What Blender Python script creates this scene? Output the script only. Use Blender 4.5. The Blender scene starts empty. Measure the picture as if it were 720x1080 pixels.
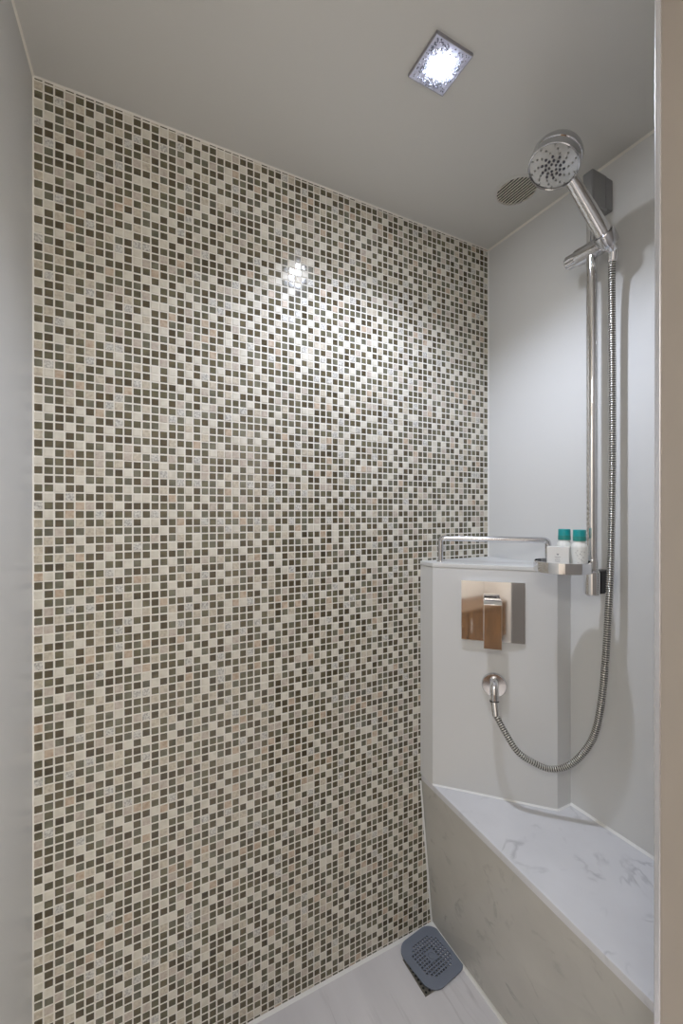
import bpy, bmesh, math, random
from mathutils import Vector, Matrix
random.seed(7)
scn = bpy.context.scene
COL = scn.collection
H = 1.2325            # camera height
ZC = 2.0825           # ceiling
XL, XR, YB = -0.1626, 1.048, 1.008   # left corner, right wall, mosaic wall
BZ = 0.4595           # bench top
CZ = 1.0885           # ledge top

# ------------------------------------------------------------------ materials
def mat(name, color=(.8,.8,.8), rough=.5, metal=0.0, spec=.5, **kw):
    m = bpy.data.materials.new(name); m.use_nodes = True
    b = m.node_tree.nodes['Principled BSDF']
    b.inputs['Base Color'].default_value = (*color, 1)
    b.inputs['Roughness'].default_value = rough
    b.inputs['Metallic'].default_value = metal
    b.inputs['Specular IOR Level'].default_value = spec
    for k, v in kw.items():
        b.inputs[k.replace('_', ' ')].default_value = v
    return m

def noise_color(m, c1, c2, scale=5, detail=4, lo=.35, hi=.65, stretch=(1,1,1), rot=(0,0,0), dist=0.0):
    nt = m.node_tree; N = nt.nodes; L = nt.links; b = N['Principled BSDF']
    tc = N.new('ShaderNodeTexCoord'); mp = N.new('ShaderNodeMapping')
    mp.inputs['Scale'].default_value = stretch; mp.inputs['Rotation'].default_value = rot
    nz = N.new('ShaderNodeTexNoise'); nz.inputs['Scale'].default_value = scale
    nz.inputs['Detail'].default_value = detail; nz.inputs['Distortion'].default_value = dist
    cr = N.new('ShaderNodeValToRGB')
    cr.color_ramp.elements[0].position = lo; cr.color_ramp.elements[1].position = hi
    cr.color_ramp.elements[0].color = (*c1, 1); cr.color_ramp.elements[1].color = (*c2, 1)
    L.new(tc.outputs['Object'], mp.inputs['Vector']); L.new(mp.outputs['Vector'], nz.inputs['Vector'])
    L.new(nz.outputs['Fac'], cr.inputs['Fac']); L.new(cr.outputs['Color'], b.inputs['Base Color'])
    return nz, cr

def bump(m, scale, strength, dist=.001, detail=3):
    nt = m.node_tree; N = nt.nodes; L = nt.links; b = N['Principled BSDF']
    tc = N.new('ShaderNodeTexCoord'); nz = N.new('ShaderNodeTexNoise'); nz.inputs['Scale'].default_value = scale
    nz.inputs['Detail'].default_value = detail
    bp = N.new('ShaderNodeBump'); bp.inputs['Strength'].default_value = strength; bp.inputs['Distance'].default_value = dist
    L.new(tc.outputs['Object'], nz.inputs['Vector']); L.new(nz.outputs['Fac'], bp.inputs['Height'])
    L.new(bp.outputs['Normal'], b.inputs['Normal'])

def marble(name, base, vein, veinscale=4.0, rough=.2, amount=.5, stretch=(1,1,1), rot=(0,0,0), width=.035):
    """pale stone with thin broken veins (a band of a distorted noise) masked by a larger noise"""
    m = mat(name, base, rough)
    nt = m.node_tree; N = nt.nodes; L = nt.links; b = N['Principled BSDF']
    tc = N.new('ShaderNodeTexCoord'); mp = N.new('ShaderNodeMapping')
    mp.inputs['Scale'].default_value = stretch; mp.inputs['Rotation'].default_value = rot
    L.new(tc.outputs['Object'], mp.inputs['Vector'])
    n1 = N.new('ShaderNodeTexNoise'); n1.inputs['Scale'].default_value = veinscale
    n1.inputs['Detail'].default_value = 5; n1.inputs['Distortion'].default_value = .6
    L.new(mp.outputs['Vector'], n1.inputs['Vector'])
    r1 = N.new('ShaderNodeValToRGB'); e = r1.color_ramp.elements
    e[0].position = .5-width; e[0].color = (0,0,0,1); e[1].position = .5; e[1].color = (1,1,1,1)
    x = r1.color_ramp.elements.new(.5+width); x.color = (0,0,0,1)
    L.new(n1.outputs['Fac'], r1.inputs['Fac'])
    n2 = N.new('ShaderNodeTexNoise'); n2.inputs['Scale'].default_value = veinscale*1.7; n2.inputs['Detail'].default_value = 2
    L.new(mp.outputs['Vector'], n2.inputs['Vector'])
    r2 = N.new('ShaderNodeValToRGB'); r2.color_ramp.elements[0].position = .5; r2.color_ramp.elements[1].position = .68
    L.new(n2.outputs['Fac'], r2.inputs['Fac'])
    mu = N.new('ShaderNodeMath'); mu.operation = 'MULTIPLY'
    L.new(r1.outputs['Color'], mu.inputs[0]); L.new(r2.outputs['Color'], mu.inputs[1])
    mu2 = N.new('ShaderNodeMath'); mu2.operation = 'MULTIPLY'; mu2.inputs[1].default_value = amount
    L.new(mu.outputs[0], mu2.inputs[0])
    n3 = N.new('ShaderNodeTexNoise'); n3.inputs['Scale'].default_value = veinscale*.8; n3.inputs['Detail'].default_value = 6
    L.new(mp.outputs['Vector'], n3.inputs['Vector'])
    r3 = N.new('ShaderNodeValToRGB'); r3.color_ramp.elements[0].position = .3; r3.color_ramp.elements[1].position = .7
    r3.color_ramp.elements[0].color = (*[c*.93 for c in base], 1); r3.color_ramp.elements[1].color = (*[min(1, c*1.04) for c in base], 1)
    L.new(n3.outputs['Fac'], r3.inputs['Fac'])
    mx = N.new('ShaderNodeMix'); mx.data_type = 'RGBA'
    L.new(mu2.outputs[0], mx.inputs[0]); L.new(r3.outputs['Color'], mx.inputs[6]); mx.inputs[7].default_value = (*vein, 1)
    L.new(mx.outputs[2], b.inputs['Base Color'])
    return m

M = {}
M['chrome'] = mat('chrome', (.80,.80,.81), .06, 1.0)
M['chrome_soft'] = mat('satin_chrome', (.62,.62,.64), .16, 1.0)
M['chrome_block'] = mat('grey_bracket', (.30,.30,.30), .28, .6)
M['hose'] = mat('hose_metal', (.58,.565,.53), .28, 1.0)
M['black'] = mat('black_plastic', (.012,.012,.014), .35)
M['dark_hole'] = mat('dark_hole', (.02,.02,.022), .6)
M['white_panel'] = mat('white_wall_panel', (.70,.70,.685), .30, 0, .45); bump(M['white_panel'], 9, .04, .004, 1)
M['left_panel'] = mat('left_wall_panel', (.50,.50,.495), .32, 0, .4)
M['ceiling'] = mat('ceiling_panel', (.66,.65,.615), .34, 0, .4)
M['ledge'] = mat('ledge_solid_surface', (.70,.70,.69), .30, 0, .4)
M['sealant'] = mat('sealant', (.80,.77,.70), .45)
M['white_sealant'] = mat('white_sealant', (.82,.82,.80), .4)
M['jamb'] = mat('jamb_laminate', (.42,.375,.33), .4)
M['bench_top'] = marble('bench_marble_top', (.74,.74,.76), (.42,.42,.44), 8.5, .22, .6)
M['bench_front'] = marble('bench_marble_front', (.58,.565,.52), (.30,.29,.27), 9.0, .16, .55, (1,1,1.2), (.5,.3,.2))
M['floor'] = marble('floor_marble', (.74,.72,.73), (.46,.44,.44), 5.5, .25, .6, (3.2,.35,1), (0,0,.13), .05)
M['room_floor'] = mat('room_floor', (.78,.68,.62), .35)
M['room_wall'] = mat('room_wall', (.80,.76,.72), .5)
M['rubber'] = mat('drain_rubber', (.20,.225,.28), .5)
M['grate'] = mat('drain_steel', (.35,.34,.30), .3, 1.0)
M['teal'] = mat('teal_cap', (.015,.33,.34), .3); 
M['teal_low'] = mat('teal_cap_band', (.03,.27,.24), .35)
M['bottle'] = mat('bottle_white', (.80,.80,.76), .3)
M['carton'] = mat('carton_white', (.80,.79,.76), .45)
M['ink'] = mat('grey_ink', (.30,.30,.31), .5)
M['dish'] = mat('frosted_dish', (.75,.78,.80), .25, 0, .5)
M['spray'] = mat('spray_face', (.60,.60,.59), .2, .6)
M['nozzle'] = mat('nozzle_rubber', (.05,.05,.065), .4)
M['nozzle_grey'] = mat('nozzle_grey', (.22,.22,.21), .4)
M['crystal'] = mat('downlight_glass', (.70,.72,.88), .2, 0, .5)
bump(M['crystal'], 160, .8, .003)
M['wood'] = mat('walnut_veneer', (.3,.16,.07), .35)
noise_color(M['wood'], (.07,.032,.010), (.22,.11,.04), 3, 6, .3, .7, (1,8,1.2), (.2,0,0), 1.5)
M['lamp_white'] = mat('lamp_shade', (.8,.78,.7), .5)
M['vent_dark'] = mat('vent_duct', (.012,.010,.008), .8)
M['vent'] = mat('vent_grille', (.70,.67,.58), .4)

# ------------------------------------------------------------------ mesh helpers
def link(name, me, parent=None, mats=(), smooth=False):
    o = bpy.data.objects.new(name, me); COL.objects.link(o)
    for m in mats: me.materials.append(m)
    if parent: o.parent = parent
    if smooth:
        for p in me.polygons: p.use_smooth = True
    return o

def from_bm(name, bm, m, parent=None, smooth=False, angle=None):
    me = bpy.data.meshes.new(name)
    bmesh.ops.recalc_face_normals(bm, faces=bm.faces[:])
    bm.to_mesh(me); bm.free()
    o = link(name, me, parent, m if isinstance(m, (list, tuple)) else [m], smooth or angle is not None)
    if angle is not None:
        me.set_sharp_from_angle(angle=math.radians(angle))
        wn = o.modifiers.new('weighted', 'WEIGHTED_NORMAL'); wn.keep_sharp = True; wn.weight = 80
    return o

def add_box(bm, lo, hi, mtx=None, bevel=0, seg=2, mi=0):
    b2 = bmesh.new()
    bmesh.ops.create_cube(b2, size=1)
    lo, hi = Vector(lo), Vector(hi)
    for v in b2.verts: v.co = Vector([(lo[i]+hi[i])/2 + v.co[i]*(hi[i]-lo[i]) for i in range(3)])
    if bevel: bmesh.ops.bevel(b2, geom=b2.edges[:], offset=bevel, segments=seg, profile=.5, affect='EDGES')
    if mtx is not None: bmesh.ops.transform(b2, matrix=mtx, verts=b2.verts[:])
    for f in b2.faces: f.material_index = mi
    merge(bm, b2)

def merge(bm, b2):
    me = bpy.data.meshes.new('tmp'); b2.to_mesh(me); b2.free(); bm.from_mesh(me); bpy.data.meshes.remove(me)

def add_prism(bm, pts, z0, z1, bevel=0, seg=2, mtx=None):
    b2 = bmesh.new()
    vs = [b2.verts.new((x, y, z0)) for x, y in pts]
    f = b2.faces.new(vs)
    r = bmesh.ops.extrude_face_region(b2, geom=[f])
    for v in r['geom']:
        if isinstance(v, bmesh.types.BMVert): v.co.z = z1
    bmesh.ops.recalc_face_normals(b2, faces=b2.faces[:])
    if bevel: bmesh.ops.bevel(b2, geom=b2.edges[:], offset=bevel, segments=seg, profile=.5, affect='EDGES')
    if mtx is not None: bmesh.ops.transform(b2, matrix=mtx, verts=b2.verts[:])
    merge(bm, b2)

def axis_mtx(origin, axis, up=(0,0,1)):
    """local z -> axis"""
    z = Vector(axis).normalized(); u = Vector(up)
    if abs(z.dot(u)) > .98: u = Vector((1,0,0))
    x = u.cross(z).normalized(); y = z.cross(x)
    return Matrix.Translation(Vector(origin)) @ Matrix((x, y, z)).transposed().to_4x4()

def add_lathe(bm, prof, mtx=None, n=40, mi=0):
    rings = []; start = len(bm.verts)
    T = mtx or Matrix.Identity(4)
    for r, z in prof:
        if r < 1e-6: rings.append([bm.verts.new(T @ Vector((0,0,z)))])
        else: rings.append([bm.verts.new(T @ Vector((r*math.cos(2*math.pi*k/n), r*math.sin(2*math.pi*k/n), z))) for k in range(n)])
    for a, b in zip(rings, rings[1:]):
        for k in range(n):
            k2 = (k+1) % n
            if len(a) == 1 and len(b) == 1: continue
            if len(a) == 1: f = bm.faces.new((a[0], b[k], b[k2]))
            elif len(b) == 1: f = bm.faces.new((a[k], a[k2], b[0]))
            else: f = bm.faces.new((a[k], a[k2], b[k2], b[k]))
            f.material_index = mi

def catmull(P, step):
    P = [Vector(p) for p in P]; P = [P[0]*2-P[1]] + P + [P[-1]*2-P[-2]]
    out = []
    for i in range(1, len(P)-2):
        p0, p1, p2, p3 = P[i-1:i+3]
        n = max(2, int((p2-p1).length/step*1.5))
        for k in range(n):
            t = k/n
            out.append(.5*((2*p1)+(-p0+p2)*t+(2*p0-5*p1+4*p2-p3)*t*t+(-p0+3*p1-3*p2+p3)*t**3))
    out.append(P[-2])
    # resample evenly
    L = [0]
    for a, b in zip(out, out[1:]): L.append(L[-1]+(b-a).length)
    n = int(L[-1]/step); res = []; j = 0
    for i in range(n+1):
        d = L[-1]*i/n
        while j < len(L)-2 and L[j+1] < d: j += 1
        t = (d-L[j])/max(1e-9, L[j+1]-L[j]); res.append(out[j].lerp(out[j+1], min(1, t)))
    return res

def add_tube(bm, pts, rad, n=12, cap=True):
    """rad: number or function(i)"""
    rf = rad if callable(rad) else (lambda i: rad)
    rings = []; up = None
    for i, p in enumerate(pts):
        a = pts[max(0, i-1)]; b = pts[min(len(pts)-1, i+1)]
        t = (b-a).normalized()
        if up is None: up = t.orthogonal().normalized()
        up = (up - t*up.dot(t)).normalized(); s = t.cross(up)
        rings.append([bm.verts.new(p + (up*math.cos(2*math.pi*k/n)+s*math.sin(2*math.pi*k/n))*rf(i)) for k in range(n)])
    for a, b in zip(rings, rings[1:]):
        for k in range(n): bm.faces.new((a[k], a[(k+1)%n], b[(k+1)%n], b[k]))
    if cap: bm.faces.new(rings[0]); bm.faces.new(rings[-1])

def tag(o, label, cat, group=None):
    o['label'] = label; o['category'] = cat
    if group: o['group'] = group
    return o
def thing(name, loc, label, cat, group=None):
    o = bpy.data.objects.new(name, None); COL.objects.link(o); o.location = loc; o.empty_display_size = .05
    return tag(o, label, cat, group)
def part(name, bm, m, root, smooth=False, angle=None, label=None):
    """bmesh is given in world coordinates; stored relative to the thing's root"""
    off = Vector((0,0,0)); r = root
    while r: off += r.location; r = r.parent
    bmesh.ops.translate(bm, verts=bm.verts[:], vec=-off)
    o = from_bm(name, bm, m, root, smooth, angle)
    if label: o['label'] = label
    return o
def struct(name, bm, m, **k):
    o = from_bm(name, bm, m, None, **k); o['kind'] = 'structure'; return o
def circ(n, r, c=(0,0)): return [(c[0]+r*math.cos(2*math.pi*k/n), c[1]+r*math.sin(2*math.pi*k/n)) for k in range(n)]

# ================================================================== THE ROOM
# --- mosaic wall: every tile real relief on a grout bed
C_TOP = [  # one string per column, rows j = 47 .. 31
 "ldldlddlddldldldl",
 "ddd lddlddldd lddd".replace(" ",""),
 "dldddlddd lddldldl".replace(" ",""),
 "lddlddldddldddd ld".replace(" ",""),
 "dld dlddddldddld dd".replace(" ","")[:17],
 "ddlddddlddldldldl",
 "dlddldldl ddldddd d".replace(" ",""),
 "dddldldddlddd ldld".replace(" ",""),
 "ddlddd ldlddlddldl".replace(" ",""),
 "lddlddd dddldldldd".replace(" ",""),
 "ddlddldldldldldll",
]
C_TOP[4] = "".join("d l d d l d l d d l d d d l d d d".split())
C_TOP[1] = "".join("d d d l d d l d d d l d d l d d d".split())
C_TOP[9] = "".join("l d d l d d d d d d l d l d l d d".split())
R = [  # rows j = 30 .. -15
 "lddldldd"+"ldl", "dlddldldddd", "ddlddddldld", "lddd"+"ldldddd", "dldldlddldd", "lddldldldld".replace(" ",""),
 "ddldldd"+"ldld", "lddldd"+"ldddl", "dldddlddddd", "ddlldd"+"ldl"+"dd", "ldddldlddd"+"l", "ddlddldl"+"ldd",
 "lddldlddldd", "dddldlddddl", "dlddldd"+"ldd"+"d",
 "lllddd"+"lddd"+"l", "ddddlddldld", "dddldlddldd", "lddldddl"+"ldd", "dlddldldddl", "ldddd"+"lddldd",
 "dddldd"+"dlddl", "ldlddlddddd", "ddddldd"+"ldld", "dldld"+"dlddll"[:6], "ldddddld"+"ldd", "ddddldldd"+"ld",
 "lddd"+"lddlddd", "ddlddldd"+"dld", "dldldddl"+"ddl", "ldddlldd"+"ldd",
 "dldlddlddd"+"l", "lddd"+"lddldld", "ddlddlldddd", "dlddldddldd", "lddldldldd"+"l", "ldldlddlddd", "dddlddlddld",
 "llddldd"+"lldd", "dddlddlddd"+"l", "ldlddlddldd", "ldddldldd"+"ld", "dldldlddd"+"dl", "ddlddd"+"ldldl", "llddd"+"lddd"+"ld", "dldlddldldl"]
C_TOP = [(c+"dlddl"*4)[:17] for c in C_TOP]
CHART = ["".join(C_TOP[c][r] for c in range(11)) for r in range(17)] + [(r+"dld")[:11] for r in R]
NR = len(CHART)   # 63

def tile_kind(i, j, offs, mirr):
    b, c = divmod(i, 11)
    r = 47-j
    if b == 0 and 0 <= r < NR: return CHART[r][c]
    if mirr[b]: c = 10-c
    return CHART[(r+offs[b]) % NR][c]

def tile_mats():
    out = [mat('grout', (.82,.79,.72), .6)]
    for nm, c in (('glass_dark_brown',(.095,.075,.043)),('glass_brown',(.125,.105,.063)),('glass_olive',(.138,.125,.076)),('glass_grey_green',(.165,.157,.110))):
        m = mat(nm, c, .10, 0, .55); noise_color(m, tuple(x*.75 for x in c), tuple(x*1.3 for x in c), 45, 2, .3, .7); out.append(m)
    for nm, a, b, sc, bs in (('stone_cream',(.63,.59,.50),(.73,.69,.60),60,.15),('stone_beige',(.48,.42,.33),(.63,.57,.465),180,.35),
                         ('stone_tan',(.44,.33,.235),(.58,.47,.36),110,.3),('stone_travertine',(.34,.32,.29),(.70,.68,.63),260,.7),('stone_rose',(.47,.395,.335),(.58,.515,.445),140,.35)):
        m = mat(nm, a, .38, 0, .5); noise_color(m, a, b, sc, 4, .35, .6); bump(m, sc*1.5, bs, .0006); out.append(m)
    out.append(mat('glass_edge', (.050,.043,.028), .5))
    return out

def mosaic():
    P = .017508; g = .0024; relief = .0011; bev = .0007
    V = []; F = []; MI = []
    def quad(a, b, c, d, m):
        k = len(V); V.extend((a, b, c, d)); F.append((k, k+1, k+2, k+3)); MI.append(m)
    # grout bed (thin slab)
    x0, x1, z0, z1 = XL-.03, XR+.03, -.03, ZC+.03
    y0, y1 = YB, YB+.03
    k = len(V); V.extend([(x0,y0,z0),(x1,y0,z0),(x1,y0,z1),(x0,y0,z1),(x0,y1,z0),(x1,y1,z0),(x1,y1,z1),(x0,y1,z1)])
    for f in ((0,1,2,3),(5,4,7,6),(4,0,3,7),(1,5,6,2),(3,2,6,7),(4,5,1,0)): F.append(tuple(k+q for q in f)); MI.append(0)
    rnd = random.Random(11)
    offs = [rnd.randrange(NR) for _ in range(9)]; offs[0] = 20; mirr = [rnd.random() < .5 for _ in range(9)]; mirr[0] = False
    for i in range(70):
        for j in range(-72, 49):
            xa = XL+.0012+i*P+g/2 - .001; xb = xa+P-g
            za = H+(j+.21)*P+g/2; zb = za+P-g
            xb = min(xb, XR-.0005); za = max(za, .001); zb = min(zb, ZC-.0004)
            if xb-xa < .003 or zb-za < .003: continue
            kd = tile_kind(i, j, offs, mirr); r = rnd.random()
            if kd == 'd': mi = 1 if r < .22 else 2 if r < .52 else 3 if r < .83 else 4
            else: mi = 5 if r < .42 else 6 if r < .64 else 7 if r < .73 else 8 if r < .86 else 9
            if kd == 'd': xa += .0005; xb -= .0005; za += .0005; zb -= .0005 if zb < ZC-.001 else 0
            jx = rnd.uniform(-.00025, .00025); jz = rnd.uniform(-.00025, .00025)
            xa2, xb2, za2, zb2 = xa+jx, xb+jx, za+jz, min(zb+jz, ZC-.0004)
            dep = relief*(1 if kd == 'l' else .55)+rnd.uniform(-.0001, .0001)
            tx = rnd.gauss(0, .004)*(xb-xa)/2; tz = rnd.gauss(0, .004)*(zb-za)/2   # each tile sits at its own slight tilt
            o = [(xa2,YB,za2),(xb2,YB,za2),(xb2,YB,zb2),(xa2,YB,zb2)]
            t = [(xa2+bev,YB-dep+tx+tz,za2+bev),(xb2-bev,YB-dep-tx+tz,za2+bev),(xb2-bev,YB-dep-tx-tz,zb2-bev),(xa2+bev,YB-dep+tx-tz,zb2-bev)]
            k = len(V); V.extend(o); V.extend(t)
            F.append((k+4,k+5,k+6,k+7)); MI.append(mi)
            for q in range(4): F.append((k+q, k+(q+1)%4, k+4+(q+1)%4, k+4+q)); MI.append(10 if kd == 'd' else mi)
    me = bpy.data.meshes.new('wall_back'); me.from_pydata(V, [], F)
    me.polygons.foreach_set('material_index', MI)
    o = link('wall_back', me, None, tile_mats()); o['kind'] = 'structure'
    me.update()
mosaic()

# --- plain walls
def wall_prism(name, pts, m, z0=-.03, z1=ZC+.03):
    bm = bmesh.new(); add_prism(bm, pts, z0, z1); return struct(name, bm, m)
dl = Vector((-.0498, -1)).normalized(); nl = Vector((-dl.y, dl.x))*-1
LW0 = Vector((XL, YB)); LW1 = LW0+dl*.82
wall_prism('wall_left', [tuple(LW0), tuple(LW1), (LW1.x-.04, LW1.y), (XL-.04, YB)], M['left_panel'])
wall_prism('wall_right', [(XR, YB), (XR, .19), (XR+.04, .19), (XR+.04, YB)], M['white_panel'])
# the wall return with the jamb at the right edge of the picture (its face leans by a hair, as photographed)
bm = bmesh.new(); add_prism(bm, [(.552,.270),(.552,.185),(XR+.04,.185),(XR+.04,.270)], -.03, ZC+.03, 0)
o = struct('wall_front', bm, M['jamb'])
for v in o.data.vertices:
    if v.co.x < .6: v.co.x += .0015*(v.co.z-H)
bm = bmesh.new(); add_prism(bm, [(.5490,.2745),(.5520,.2745),(.5520,.2680),(.5490,.2680)], 0, ZC-.001, .0008)
o = struct('trim_8', bm, mat('edge_trim', (.75,.75,.78), .22, .7))
for v in o.data.vertices: v.co.x += .0015*(v.co.z-H)

# ceiling with the vent hole
VC = (.922, .789); VR = .052
def slab_with_hole(name, rect, z, th, hole_c, hole_r, m, down):
    bm = bmesh.new()
    x0, y0, x1, y1 = rect
    o = [bm.verts.new((x, y, z)) for x, y in ((x0,y0),(x1,y0),(x1,y1),(x0,y1))]
    c = [bm.verts.new((x, y, z)) for x, y in circ(48, hole_r, hole_c)]
    E = [bm.edges.new((a, b)) for L in (o, c) for a, b in zip(L, L[1:]+L[:1])]
    bmesh.ops.triangle_fill(bm, use_beauty=True, edges=E)
    r = bmesh.ops.extrude_face_region(bm, geom=bm.faces[:])
    for v in r['geom']:
        if isinstance(v, bmesh.types.BMVert): v.co.z += th
    return struct(name, bm, m)
slab_with_hole('ceiling', (-1.34, -1.44, 1.64, YB+.04), ZC, .03, VC, VR, M['ceiling'], True)
bm = bmesh.new(); add_box(bm, (-1.34,-1.44,-.04), (1.64,YB+.04,0)); struct('floor', bm, M['floor'])

# the bathroom beyond the opening (seen in the chrome)
bm = bmesh.new(); add_box(bm, (-1.34,-1.44,-.03), (1.64,-1.40,ZC+.03)); struct('wall_far', bm, M['room_wall'])
bm = bmesh.new(); add_box(bm, (-1.34,-1.40,-.03), (-1.30,.18,ZC+.03)); struct('wall_far_left', bm, M['room_wall'])
bm = bmesh.new(); add_box(bm, (1.60,-1.40,-.03), (1.64,.185,ZC+.03)); struct('wall_far_right', bm, M['room_wall'])
bm = bmesh.new(); add_box(bm, (XR+.04,.185,-.03), (1.64,.225,ZC+.03)); struct('wall_front_right', bm, M['room_wall'])
bm = bmesh.new(); add_box(bm, (-1.34,.17,-.03), (LW1.x-.002,.21,ZC+.03)); struct('wall_front_left', bm, M['room_wall'])

# sealant joints
def strip(name, a, b, s, m, nrm):
    """triangular sealant fillet along a-b; nrm = two inward directions"""
    a, b = Vector(a), Vector(b); n1, n2 = Vector(nrm[0])*s, Vector(nrm[1])*s
    bm = bmesh.new()
    A = [bm.verts.new(p) for p in (a, a+n1, a+n2)]; B = [bm.verts.new(p) for p in (b, b+n1, b+n2)]
    bm.faces.new(A); bm.faces.new(B)
    for k in range(3): bm.faces.new((A[k], A[(k+1)%3], B[(k+1)%3], B[k]))
    return struct(name, bm, m)
strip('trim_1', (XL,YB-.0012,ZC), (XR,YB-.0012,ZC), .0028, M['sealant'], ((0,-1,0),(0,0,-1)))
strip('trim_2', (XR,YB,ZC), (XR,.27,ZC), .0045, M['sealant'], ((-1,0,0),(0,0,-1)))
strip('trim_3', (XL,YB,ZC), (LW1.x,LW1.y,ZC), .0035, M['sealant'], ((1,0,0),(0,0,-1)))
strip('trim_4', (XL,YB,0), (XL,YB,ZC), .0035, M['sealant'], ((1,0,0),(0,-1,0)))
strip('trim_5', (XL,YB-.001,0), (.818,YB-.001,0), .006, M['white_sealant'], ((0,-1,0),(0,0,1)))
strip('trim_6', (XR,.722,BZ), (XR,.27,BZ), .005, M['white_sealant'], ((-1,0,0),(0,0,1)))
strip('trim_7', (.8178,YB,0), (.808,.27,0), .008, M['white_sealant'], ((-1,0,0),(0,0,1)))
strip('trim_11', (.774,.951,BZ), (.995,.722,BZ), .0035, M['white_sealant'], ((-.72,-.69,0),(0,0,1)))
strip('trim_12', (.995,.722,BZ), (XR,.722,BZ), .0035, M['white_sealant'], ((0,-1,0),(0,0,1)))
strip('trim_9', (XR,YB,CZ), (XR,YB,ZC), .002, M['white_sealant'], ((-1,0,0),(0,-1,0)))

# ================================================================== BENCH AND LEDGE
bench = thing('shower_bench', (.93, .64, 0), 'long built-in bench of veined pale marble below the ledge along the right wall', 'bench')
# front slab leans: foot set back from the top edge
bm = bmesh.new()
tA, tB = (.777,YB), (.734,.27); bA, bB = (.818,YB), (.808,.27)
zt = BZ-.018
vs = [bm.verts.new(p) for p in ((bA[0],bA[1],0),(bB[0],bB[1],0),(tB[0]+.0012,tB[1],zt),(tA[0]+.0012,tA[1],zt),
                                (XR,YB,0),(XR,.27,0),(XR,.27,zt),(XR,YB,zt))]
for f in ((0,1,2,3),(5,4,7,6),(1,5,6,2),(4,0,3,7),(3,2,6,7),(4,5,1,0)): bm.faces.new([vs[q] for q in f])
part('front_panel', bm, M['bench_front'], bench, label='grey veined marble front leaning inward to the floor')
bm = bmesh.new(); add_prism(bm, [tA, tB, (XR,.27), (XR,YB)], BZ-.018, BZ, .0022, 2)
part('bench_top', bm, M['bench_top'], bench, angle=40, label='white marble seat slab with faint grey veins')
strip('trim_10', (.775,YB-.001,.44), (.816,YB-.001,.005), .004, M['white_sealant'], ((-1,0,0),(0,-1,0)))

ledge = thing('corner_ledge', (.95,.88,BZ), 'white boxed corner column standing on the bench, carrying the valve plate', 'ledge')
plan = [(.774,YB),(.774,.951),(.995,.722),(XR,.722),(XR,YB)]
bm = bmesh.new(); add_prism(bm, plan, BZ, CZ-.012, .0015, 2)
part('column_body', bm, M['ledge'], ledge, angle=35)
plan2 = [(.7725,YB),(.7725,.9503),(.9943,.7203),(XR,.7203),(XR,YB)]
bm = bmesh.new(); add_prism(bm, plan2, CZ-.012, CZ, .0018, 2)
part('ledge_top', bm, M['white_panel'], ledge, angle=35)

rail = thing('ledge_rail', (.90,.87,CZ), 'low polished steel guard rail on top of the corner ledge', 'rail')
ra, rb = Vector((.814,.965,0)), Vector((1.012,.762,0)); zr = CZ+.068
def rounded(pts, r=.012, n=6):
    out = [pts[0]]
    for a, b, c in zip(pts, pts[1:], pts[2:]):
        p, q = b+(a-b).normalized()*r, b+(c-b).normalized()*r
        for k in range(n+1):
            t = k/n; out.append(p.lerp(b, t).lerp(b.lerp(q, t), t))
    out.append(pts[-1]); return out
up = Vector((0,0,1))
bm = bmesh.new()
pth = rounded([ra+up*(CZ+.001), ra+up*zr, rb+up*zr, rb+up*(CZ+.001)], .012)
bmq = bmesh.new(); add_tube(bmq, pth, .0078, 16); merge(bm, bmq)
part('rail_bar', bm, M['chrome_soft'], rail, angle=50)
for e in (ra, rb):
    bm = bmesh.new(); add_lathe(bm, [(0,0),(.011,0),(.011,.002),(.0098,.0035),(.0076,.0038)], Matrix.Translation((e.x,e.y,CZ)), 28)
    part('rail_foot', bm, M['chrome'], rail, angle=40)

# ================================================================== VALVE
nv = Vector((-.7195,-.6945,0)).normalized(); tv = Vector((.6945,-.7195,0)).normalized()
Vc = Vector((.774,.951,0)).lerp(Vector((.995,.722,0)), .502); Vc.z = .9645
VM = Matrix.Translation(Vc) @ Matrix((tv, nv.cross(tv)*-1 if False else Vector((0,0,1)), nv)).transposed().to_4x4()   # local x = along face, y = up, z = out
valve = thing('shower_valve', tuple(Vc), 'square chrome mixer plate with lever on the white corner column', 'shower valve')
bm = bmesh.new(); NG = 24; gv = []      # very slightly domed mirror face, as its reflections show
for a in range(NG+1):
    for b in range(NG+1):
        x, y = -.0805+.161*a/NG, -.0805+.161*b/NG
        gv.append(bm.verts.new((x, y, .0125-(x+.05)**2/(2*1.3)-(y*y)/(2*4))))
for a in range(NG):
    for b in range(NG): bm.faces.new((gv[a*(NG+1)+b], gv[(a+1)*(NG+1)+b], gv[(a+1)*(NG+1)+b+1], gv[a*(NG+1)+b+1]))
r = bmesh.ops.extrude_edge_only(bm, edges=[e for e in bm.edges if e.is_boundary])
for v in r['geom']:
    if isinstance(v, bmesh.types.BMVert): v.co.z = .0005
bmesh.ops.transform(bm, matrix=VM, verts=bm.verts[:])
part('valve_plate', bm, M['chrome'], valve, angle=35)
bm = bmesh.new(); add_box(bm, (-.021,-.020,.010), (.021,.030,.036), VM, .003, 3)
part('valve_body', bm, M['chrome'], valve, angle=35)
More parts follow.
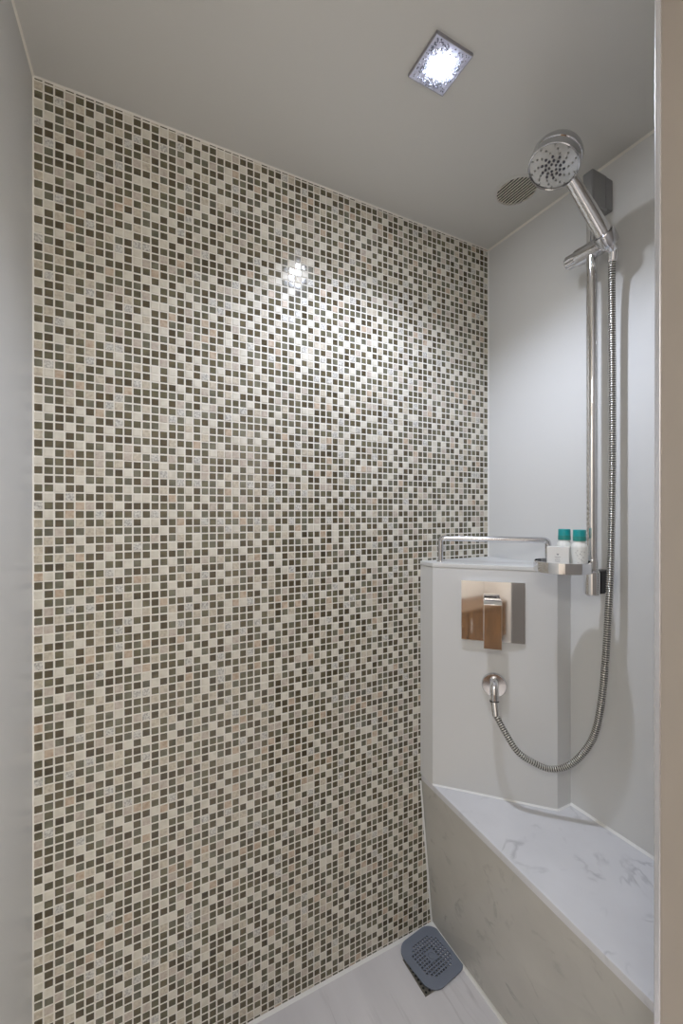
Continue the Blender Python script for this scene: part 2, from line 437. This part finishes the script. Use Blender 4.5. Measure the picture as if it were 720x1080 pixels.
# lever: a flat block that folds down over the body, slightly thinner at its foot
bm = bmesh.new(); b2 = bmesh.new()
prof = [(.037,.036),(.014,.036),(.014,.0365),(-.004,.0375),(-.088,.047),(-.088,.056),(.028,.057),(.037,.050)]
vs = [b2.verts.new((-.0225, y, z)) for y, z in prof]; f = b2.faces.new(vs)
r = bmesh.ops.extrude_face_region(b2, geom=[f])
for v in r['geom']:
    if isinstance(v, bmesh.types.BMVert): v.co.x = .0225
bmesh.ops.recalc_face_normals(b2, faces=b2.faces[:])
bmesh.ops.bevel(b2, geom=[e for e in b2.edges if e.calc_length() > .012], offset=.0012, segments=2, profile=.5, affect='EDGES')
bmesh.ops.transform(b2, matrix=VM, verts=b2.verts[:]); merge(bm, b2)
part('lever', bm, M['chrome'], valve, angle=35)
bm = bmesh.new(); add_box(bm, (-.019,.0365,.030), (.019,.0405,.036), VM, .0015, 2); add_box(bm, (-.0215,.0375,.0385), (.0215,.0415,.050), VM, .0015, 2)
part('lever_hinge', bm, M['chrome_soft'], valve, angle=35)

# ================================================================== OUTLET AND HOSE
Oc = Vc + tv*.004; Oc.z = .7655
OM = Matrix.Translation(Oc) @ Matrix((tv, Vector((0,0,1)), nv)).transposed().to_4x4()
outlet = thing('wall_outlet', tuple(Oc), 'round chrome water outlet on the column below the square valve', 'water outlet')
bm = bmesh.new(); add_lathe(bm, [(0,.0005),(.032,.0005),(.032,.005),(.030,.008),(.014,.009),(0,.009)], OM, 48)
part('flange', bm, M['chrome_soft'], outlet, angle=30)
bm = bmesh.new(); el = catmull([OM@Vector(p) for p in ((0,.012,.007),(0,.012,.018),(0,.007,.028),(0,-.008,.034),(0,-.028,.036))], .003)
add_tube(bm, el, .0112, 24)
part('elbow', bm, M['chrome'], outlet, angle=50)
bm = bmesh.new(); add_lathe(bm, [(0,0),(.0118,0),(.0118,.004),(0,.004)], axis_mtx(el[-1], el[-1]-el[-3]), 28)
part('collar', bm, M['black'], outlet, angle=30)

hose = thing('shower_hose', tuple(el[-1]), 'ribbed metal shower hose looping from the round outlet up to the hand shower', 'hose')
e0 = el[-1]; HP = [e0+Vector((0,0,-.003)), (.8560,.8040,.7170), (.858,.791,.6950), (.866,.773,.6640), (.8792,.7506,.6291),(.9043,.7288,.6074),(.936,.6993,.5957),(.9629,.6676,.6147),
      (.9826,.6374,.6641),(.989,.6184,.7168),(.991,.6062,.7886),(.9938,.5991,.8791),(.9967,.5943,.9903),(1.0016,.5918,1.1004),(1.0076,.591,1.3208),(1.0076,.591,1.5414),
      (1.0045,.5903,1.7169),(.9990,.5870,1.795),(.9965,.5805,1.820),(.9918,.5797,1.8300)]
hp = catmull(HP, .0009)
nn = len(hp)
bm = bmesh.new(); add_tube(bm, hp, lambda i: .0081 if (i % 6) in (1, 2, 3) else (.0074 if (i % 6) in (0, 4) else .0050), 14)
bm.faces.ensure_lookup_table()
for k, f in enumerate(bm.faces):
    if k < (nn-1)*14 and (k//14) % 6 in (4, 5): f.material_index = 1      # the grooves between the ribs
part('hose_tube', bm, [M['hose'], mat('hose_groove', (.05,.048,.042), .5, .6)], hose, smooth=True)
d0 = (hp[30]-hp[0]).normalized()
bm = bmesh.new(); add_lathe(bm, [(0,0),(.0115,0),(.0118,.004),(.0108,.012),(.0098,.030),(.0088,.036),(0,.036)], axis_mtx(hp[0], (hp[34]-hp[0])), 28)
part('hose_nut', bm, M['chrome'], hose, angle=40)
bm = bmesh.new(); add_lathe(bm, [(0,0),(.0095,0),(.0105,.006),(.0108,.024),(0,.024)], axis_mtx(hp[-26], (hp[-1]-hp[-26])), 28)
part('hose_nut', bm, M['chrome'], hose, angle=40)

# ================================================================== RAIL
RX, RY = .990, .628
bar = thing('shower_riser_rail', (RX,RY,1.03), 'tall vertical chrome riser rail fixed to the right wall', 'shower rail')
bm = bmesh.new(); add_lathe(bm, [(0,1.035),(.012,1.035),(.012,2.02),(0,2.02)], Matrix.Translation((RX,RY,0)), 40)
part('pole', bm, M['chrome'], bar, angle=40)
bm = bmesh.new()
add_box(bm, (.972,.6145,1.952), (1.030,.6415,2.040), None, .006, 4)
add_box(bm, (1.02,.613,1.958), (1.0475,.643,2.034), None, .003, 2)
part('top_bracket', bm, M['chrome_block'], bar, angle=35, label='dark grey upper wall bracket')
bm = bmesh.new(); add_lathe(bm, [(0,1.034),(.0135,1.034),(.0165,1.037),(.0168,1.088),(.0150,1.092),(.0122,1.094)], Matrix.Translation((RX,RY,0)), 40)
add_lathe(bm, [(.0135,1.094),(.0135,1.118),(.0122,1.120)], Matrix.Translation((RX,RY,0)), 40)
part('bottom_bracket', bm, M['chrome'], bar, angle=35)
bm = bmesh.new(); add_box(bm, (1.003,.614,1.037), (1.0475,.642,1.092), None, .003, 3)
part('wall_mount', bm, M['black'], bar, angle=35, label='black lower mount against the wall')
# slider: barrel parallel to the wall, with a ribbed knob at one end and the holder at the other
zs = 1.857
sl = thing  # (slider is a part of the rail)
bm = bmesh.new()
SM = axis_mtx((RX,RY+.034,zs), (0,-1,0))
add_lathe(bm, [(0,-.002),(.0195,-.002),(.0200,.001),(.0200,.052),(.0185,.060),(.0165,.068),(0,.068)], SM, 36)
slider = part('slider', bm, M['chrome_soft'], bar, angle=35)
bm = bmesh.new()
prof_n = 48; rings = []
for z, rr in ((0,.0),(0,.0150),(.003,.0165),(.026,.0165),(.030,.0150),(.030,0)):
    rings.append([bm.verts.new(axis_mtx((RX,RY+.0335,zs),(0,1,0)) @ Vector(((rr-(.0014 if (k//3)%2 and rr else 0))*math.cos(2*math.pi*k/prof_n),(rr-(.0014 if (k//3)%2 and rr else 0))*math.sin(2*math.pi*k/prof_n), z))) for k in range(prof_n)])
for a, b in zip(rings, rings[1:]):
    for k in range(prof_n): bm.faces.new((a[k],a[(k+1)%prof_n],b[(k+1)%prof_n],b[k]))
bmesh.ops.remove_doubles(bm, verts=bm.verts[:], dist=1e-6)
part('knob', bm, M['chrome_soft'], slider, angle=30)
# hand shower geometry
HB = Vector((.983,.580,1.838)); HT = Vector((.845,.586,1.953))
hd = (HT-HB).normalized()
bm = bmesh.new()
add_lathe(bm, [(.0160,-.001),(.0195,-.001),(.0215,.008),(.0220,.024),(.0195,.028),(.0172,.026),(.0160,-.001)], axis_mtx(HB+hd*.006, hd), 36)
part('holder', bm, M['chrome_soft'], slider, angle=35)

# ================================================================== HAND SHOWER
hs = thing('hand_shower', tuple(HB), 'round chrome hand shower held in the slider of the riser rail', 'hand shower')
Lh = (HT-HB).length
bm = bmesh.new()
add_lathe(bm, [(0,-.012),(.0105,-.012),(.0118,-.008),(.0132,0),(.0160,.030),(.0165,.060),(.0155,.100),(.0138,.140),(.0128,Lh-.01),(.0125,Lh+.004),(0,Lh+.006)], axis_mtx(HB, hd), 36)
handle = part('handle', bm, M['chrome'], hs, angle=50)
fn = Vector((-.40,.02,-.92)).normalized()
FC = Vector((.7965,.5880,1.9550))
FM = axis_mtx(FC, fn, hd) @ Matrix.Scale(.865, 4)
bm = bmesh.new()
add_lathe(bm, [(.0545,.0005),(.0560,.003),(.0580,.002),(.0590,-.003),(.0590,-.014),(.0565,-.0155),(.0565,-.0175),(.0588,-.019),(.0586,-.032),(.0550,-.040),(.0450,-.046),(.025,-.050),(0,-.051)], FM, 64)
head = part('head', bm, mat('head_chrome', (.58,.58,.60), .10, 1.0), hs, angle=35)
bm = bmesh.new(); add_lathe(bm, [(.0555,-.0010),(.0540,-.0008),(.046,0),(.020,.0022),(0,.0030)], FM, 64)
face = part('spray_face', bm, M['spray'], head, angle=40, label='grey transparent-looking spray disc')
# nozzles: dark inner ones and grey swirling outer ones
for arm in range(10):
    for q in range(6):
        rr = .0085+q*.0084; an = arm*2*math.pi/10+q*.17
        p = FM @ Vector((rr*math.cos(an), rr*math.sin(an), .0026-.0008*max(0, q-2)))
        bm = bmesh.new(); s = (.0026,.0029,.0026,.0019,.0018,.0016)[q]
        if q == 0 and arm % 2: continue
        add_lathe(bm, [(s,-.001),(s*.95,.0012),(s*.5,.0017),(0,.0017)], axis_mtx(p, fn), 10)
        part('nozzle', bm, M['nozzle'] if q < 3 else M['nozzle_grey'], face, smooth=True)

# ================================================================== SOAP DISH + TOILETRIES
DC = Vector((.905,.645)); DR = .061
dish = thing('soap_dish', (DC.x,DC.y,1.0945), 'round chrome soap dish clipped to the foot of the riser rail', 'soap dish')
bm = bmesh.new(); add_lathe(bm, [(DR-.003,1.0945),(DR,1.0945),(DR+.0005,1.107),(DR,1.1185),(DR-.0025,1.1190),(DR-.003,1.107),(DR-.003,1.0945)], Matrix.Translation((DC.x,DC.y,0)), 72)
part('ring', bm, M['chrome'], dish, angle=50)
bm = bmesh.new(); add_lathe(bm, [(0,1.098),(DR-.0028,1.098),(DR-.0028,1.1005),(0,1.1005)], Matrix.Translation((DC.x,DC.y,0)), 60)
part('tray', bm, M['dish'], dish, angle=40, label='pale frosted tray inside the ring')
bm = bmesh.new(); dd = Vector((RX-DC.x, RY-DC.y)); an = math.atan2(dd.y, dd.x)
add_box(bm, (DR-.004,-.010,1.096), (dd.length-.010,.010,1.116), Matrix.Translation((DC.x,DC.y,0)) @ Matrix.Rotation(an,4,'Z'), .002, 2)
part('arm', bm, M['chrome'], dish, angle=35)

def bottle(x, y, label, rz):
    zb = 1.1006
    r = thing('toiletry_bottle', (x,y,zb), label, 'bottle', 'toiletry bottles in the soap dish')
    T = Matrix.Translation((x,y,zb))
    bm = bmesh.new(); add_lathe(bm, [(0,0),(.0155,0),(.0168,.002),(.0170,.050),(.0160,.057),(.0125,.0625),(.0118,.066),(.0118,.070),(0,.070)], T, 36)
    part('bottle_body', bm, M['bottle'], r, angle=50)
    bm = bmesh.new(); add_lathe(bm, [(0,.0665),(.0132,.0665),(.0136,.0675),(.0134,.0765),(.0128,.077)], T, 36)
    part('cap_band', bm, M['teal_low'], r, angle=35, label='greener lower band of the cap')
    bm = bmesh.new(); add_lathe(bm, [(.0128,.077),(.0133,.0775),(.0131,.0910),(.0120,.0920),(0,.0920)], T, 36)
    part('cap', bm, M['teal'], r, angle=35)
    # printed leaf scatter on the label side
    bm = bmesh.new(); rnd = random.Random(3)
    for k in range(22):
        a = rz+rnd.uniform(-.55,.55); z = rnd.uniform(.018,.046); ro = .01722
        c = Vector((x+ro*math.cos(a), y+ro*math.sin(a), zb+z)); nn_ = Vector((math.cos(a), math.sin(a), 0))
        ax = axis_mtx(c, nn_) @ Matrix.Rotation(rnd.uniform(0,3.14),4,'Z')
        vs = [bm.verts.new(ax @ Vector(p)) for p in ((-.0016,0,0),(0,-.0006,.0),(.0016,0,0),(0,.0006,.0))]
        bm.faces.new(vs)
    part('printed_leaves', bm, M['ink'], r)
    return r
ca = math.atan2(-.62,-.78)
bottle(.9185,.6490, 'white bottle with teal cap behind the small carton, farther from the riser rail', ca)
bottle(.9131,.6080, 'white bottle with teal cap right beside the riser rail, leaf print showing', ca)

# carton
BXc = Vector((.8800,.6370,1.1006)); brot = math.atan2(-.86,.50)
BM_ = Matrix.Translation(BXc) @ Matrix.Rotation(brot,4,'Z')
box = thing('soap_carton', tuple(BXc), 'small white soap carton standing in front of the bottles in the dish', 'carton')
bm = bmesh.new(); add_box(bm, (-.0225,-.009,0), (.0225,.009,.053), BM_, .0008, 2)
part('carton_body', bm, M['carton'], box, angle=35)
bm = bmesh.new()
def flat(pts, y=-.00915):
    bm.faces.new([bm.verts.new(BM_ @ Vector((px_, y, pz_))) for px_, pz_ in pts])
for a in (-.5, 0, .5):   # small three-leaf emblem
    c, s_ = math.cos(a+math.pi/2), math.sin(a+math.pi/2)
    flat([(0,.0335),(c*.0025-s_*.001,.0335+s_*.0025+c*.001),(c*.0052,.0335+s_*.0052),(c*.0025+s_*.001,.0335+s_*.0025-c*.001)])
for zz, hw in ((.030,.006),(.0265,.0042),(.0225,.0055),(.0195,.0048)):
    n = 6
    for k in range(n):
        xa = -hw+2*hw*k/n; flat([(xa,zz-.0007),(xa+2*hw/n*.62,zz-.0007),(xa+2*hw/n*.62,zz+.0006),(xa,zz+.0006)])
part('printed_emblem', bm, M['ink'], box)

# ================================================================== DRAIN
dr = thing('floor_drain', (.727,.910,0), 'square steel floor drain with one corner showing below the rubber cover', 'drain')
bm = bmesh.new(); add_box(bm, (.6775,.8605,0), (.7775,.9605,.0015), None, .0004, 1)
part('frame', bm, M['grate'], dr)
bm = bmesh.new()
for k in range(9):
    for q in range(9):
        bmq = Matrix.Translation((.6845+k*.0108,.8675+q*.0108,.0016))
        add_lathe(bm, [(.0032,0),(0,0.0001)], bmq, 8)
part('grate_holes', bm, M['dark_hole'], dr)

mat_ = thing('drain_cover', (.753,.930,.002), 'dark grey perforated rubber cover lying over the floor drain in the corner', 'drain cover')
# rounded square sheet with a field of real square holes
def drain_cover():
    hw, hh, rc, th = .069, .072, .038, .003
    bm = bmesh.new()
    outer = []
    for cx, cy, a0 in ((hw-rc,hh-rc,0),(-hw+rc,hh-rc,90),(-hw+rc,-hh+rc,180),(hw-rc,-hh+rc,270)):
        for k in range(11):
            a = math.radians(a0+k*9); outer.append((cx+rc*math.cos(a), cy+rc*math.sin(a)))
    loops = [outer]
    for i in range(-5, 6):
        for j in range(-5, 6):
            x, y = i*.0088, j*.0088
            if (abs(i) <= 1 and abs(j) <= 1): continue
            if abs(i)+abs(j) > 8: continue
            s = .0027; loops.append([(x-s,y-s),(x-s,y+s),(x+s,y+s),(x+s,y-s)])
    E = []
    for L in loops:
        vs = [bm.verts.new((x, y, 0)) for x, y in L]
        E += [bm.edges.new((a, b)) for a, b in zip(vs, vs[1:]+vs[:1])]
    bmesh.ops.triangle_fill(bm, use_beauty=True, edges=E)
    r = bmesh.ops.extrude_face_region(bm, geom=bm.faces[:])
    for v in r['geom']:
        if isinstance(v, bmesh.types.BMVert): v.co.z += th
    return bm
T = Matrix.Translation((.753,.930,.0025)) @ Matrix.Rotation(math.radians(7),4,'Z')
bm = drain_cover(); bmesh.ops.transform(bm, matrix=T, verts=bm.verts[:])
part('rubber_sheet', bm, M['rubber'], mat_)
bm = bmesh.new(); bmq = bmesh.new()
for k in range(20):
    pass
ring = [T @ Vector((.0085*math.cos(a*math.pi/12), .0085*math.sin(a*math.pi/12), .0032)) for a in range(0, 19)]
add_tube(bm, ring, .0012, 8)
part('finger_pull', bm, M['rubber'], mat_, smooth=True)

# ================================================================== CEILING VENT
vent = thing('ceiling_vent', (VC[0],VC[1],ZC), 'round slotted ceiling vent partly hidden behind the hand shower', 'vent')
TV = Matrix.Translation((VC[0],VC[1],ZC))
bm = bmesh.new(); add_lathe(bm, [(VR+.006,-.0002),(VR+.006,-.0012),(VR-.001,-.0022),(VR-.003,-.001),(VR-.003,.004)], TV, 64)
part('rim', bm, M['ceiling'], vent, angle=40)
bm = bmesh.new(); add_lathe(bm, [(VR-.0008,.001),(VR-.0008,.024),(0,.0245)], TV, 48)
part('duct', bm, M['vent_dark'], vent, label='dark duct behind the slots')
bm = bmesh.new()
ns = 12; pt = 2*(VR-.003)/ns
for k in range(ns):
    xx = -(VR-.003)+pt*(k+.5); hl = math.sqrt(max(0,(VR-.003)**2-xx*xx))
    add_box(bm, (VC[0]+xx-pt*.20, VC[1]-hl, ZC-.0012), (VC[0]+xx+pt*.20, VC[1]+hl, ZC+.0004))
part('slats', bm, M['vent'], vent, label='row of thin parallel slats')

# ================================================================== DOWNLIGHT
LC = (.530,.630)
dlt = thing('ceiling_downlight', (LC[0],LC[1],ZC), 'square crystal-glass ceiling downlight glowing bright white', 'ceiling light')
def sq_ring(h1, h2, z0, z1, m, name, bevel=.0005):
    bm = bmesh.new()
    for s in ((-h1,-h1,h1,-h2),(-h1,h2,h1,h1),(-h1,-h2,-h2,h2),(h2,-h2,h1,h2)):
        add_box(bm, (LC[0]+s[0],LC[1]+s[1],z0), (LC[0]+s[2],LC[1]+s[3],z1))
    return part(name, bm, m, dlt)
sq_ring(.0425,.0412,ZC-.0065,ZC,mat('lamp_frame',(.42,.42,.46),.3,1.0),'frame')
sq_ring(.0412,.0165,ZC-.006,ZC-.0003,M['crystal'],'glass_border')
bm = bmesh.new(); rnd = random.Random(5)
for k in range(240):
    while True:
        x, y = rnd.uniform(-.038,.038), rnd.uniform(-.038,.038)
        if max(abs(x),abs(y)) > .019: break
    s = rnd.uniform(.0009,.0019)
    bq = bmesh.new(); bmesh.ops.create_icosphere(bq, subdivisions=1, radius=s)
    bmesh.ops.translate(bq, verts=bq.verts[:], vec=(LC[0]+x, LC[1]+y, ZC-.006)); merge(bm, bq)
part('crystal_beads', bm, mat('crystal_bead', (.25,.27,.36), .08, .3), dlt, smooth=True)
em = bpy.data.materials.new('lamp_glow'); em.use_nodes = True
nt = em.node_tree; nt.nodes.clear(); e_ = nt.nodes.new('ShaderNodeEmission'); o_ = nt.nodes.new('ShaderNodeOutputMaterial')
e_.inputs['Color'].default_value = (.86,.91,1,1); e_.inputs['Strength'].default_value = 170
nt.links.new(e_.outputs[0], o_.inputs[0])
bm = bmesh.new(); add_box(bm, (LC[0]-.016,LC[1]-.016,ZC-.0085), (LC[0]+.016,LC[1]+.016,ZC-.0005), None, .002, 2)
part('lamp', bm, em, dlt)
ld = bpy.data.lights.new('downlight_lamp', 'SPOT'); ld.spot_size = math.radians(134); ld.spot_blend = .65; ld.shadow_soft_size = .02; ld.energy = 10.5; ld.color = (.76,.83,1)
lo = bpy.data.objects.new('downlight_lamp', ld); COL.objects.link(lo); lo.location = (LC[0],LC[1],ZC-.030)

# two unseen lamps added as fill, brightening the shower through the opening
for nm_, loc_, en_ in (('bathroom_fill', (1.28,-.85,ZC-.02), 13.0), ('bathroom_fill', (-.90,-.60,ZC-.02), 7.0)):
    ld = bpy.data.lights.new(nm_, 'AREA'); ld.shape = 'SQUARE'; ld.size = .45; ld.energy = en_; ld.color = (1,.98,.92)
    lo = bpy.data.objects.new(nm_, ld); COL.objects.link(lo); lo.location = loc_

# wooden vanity in the bathroom, seen only in the chrome
van = thing('low_cabinet', (-.95,-.70,0), 'low walnut cabinet reflected in the chrome valve plate', 'cabinet')
bm = bmesh.new(); add_box(bm, (-1.298,-1.38,.08), (-.72,.02,.48), None, .003, 2); part('carcass', bm, M['wood'], van)
bm = bmesh.new(); add_box(bm, (-1.298,-1.395,.481), (-.70,.028,.505), None, .003, 2); part('counter', bm, M['wood'], van)
for k in range(3):
    bm = bmesh.new(); add_box(bm, (-.7195,-1.37+k*.463,.10), (-.702,-1.37+k*.463+.455,.475), None, .002, 2); d = part('door', bm, M['wood'], van)
    bm = bmesh.new(); add_box(bm, (-.7015,-1.37+k*.463+.40,.28), (-.690,-1.37+k*.463+.415,.42), None, .003, 2); part('handle', bm, M['chrome'], d)
bm = bmesh.new(); add_box(bm, (-1.298,-1.38,0), (-.78,.02,.08)); part('plinth', bm, M['black'], van)

# ================================================================== CAMERA, WORLD
cam = bpy.data.cameras.new('camera'); co = bpy.data.objects.new('camera', cam); COL.objects.link(co)
cam.sensor_fit = 'VERTICAL'; cam.sensor_height = 36; cam.lens = 446/1080*36; cam.clip_start = .02
co.location = (0,0,H); co.rotation_euler = (math.radians(90), 0, -math.atan2(.4536,.891))
scn.camera = co
w = bpy.data.worlds.new('world'); scn.world = w; w.use_nodes = True
w.node_tree.nodes['Background'].inputs[0].default_value = (.5,.5,.5,1); w.node_tree.nodes['Background'].inputs[1].default_value = .0
vs_ = scn.view_settings; vs_.view_transform = 'Standard'; vs_.look = 'None'; vs_.gamma = 1; vs_.use_curve_mapping = False
vs_.exposure = 1.08
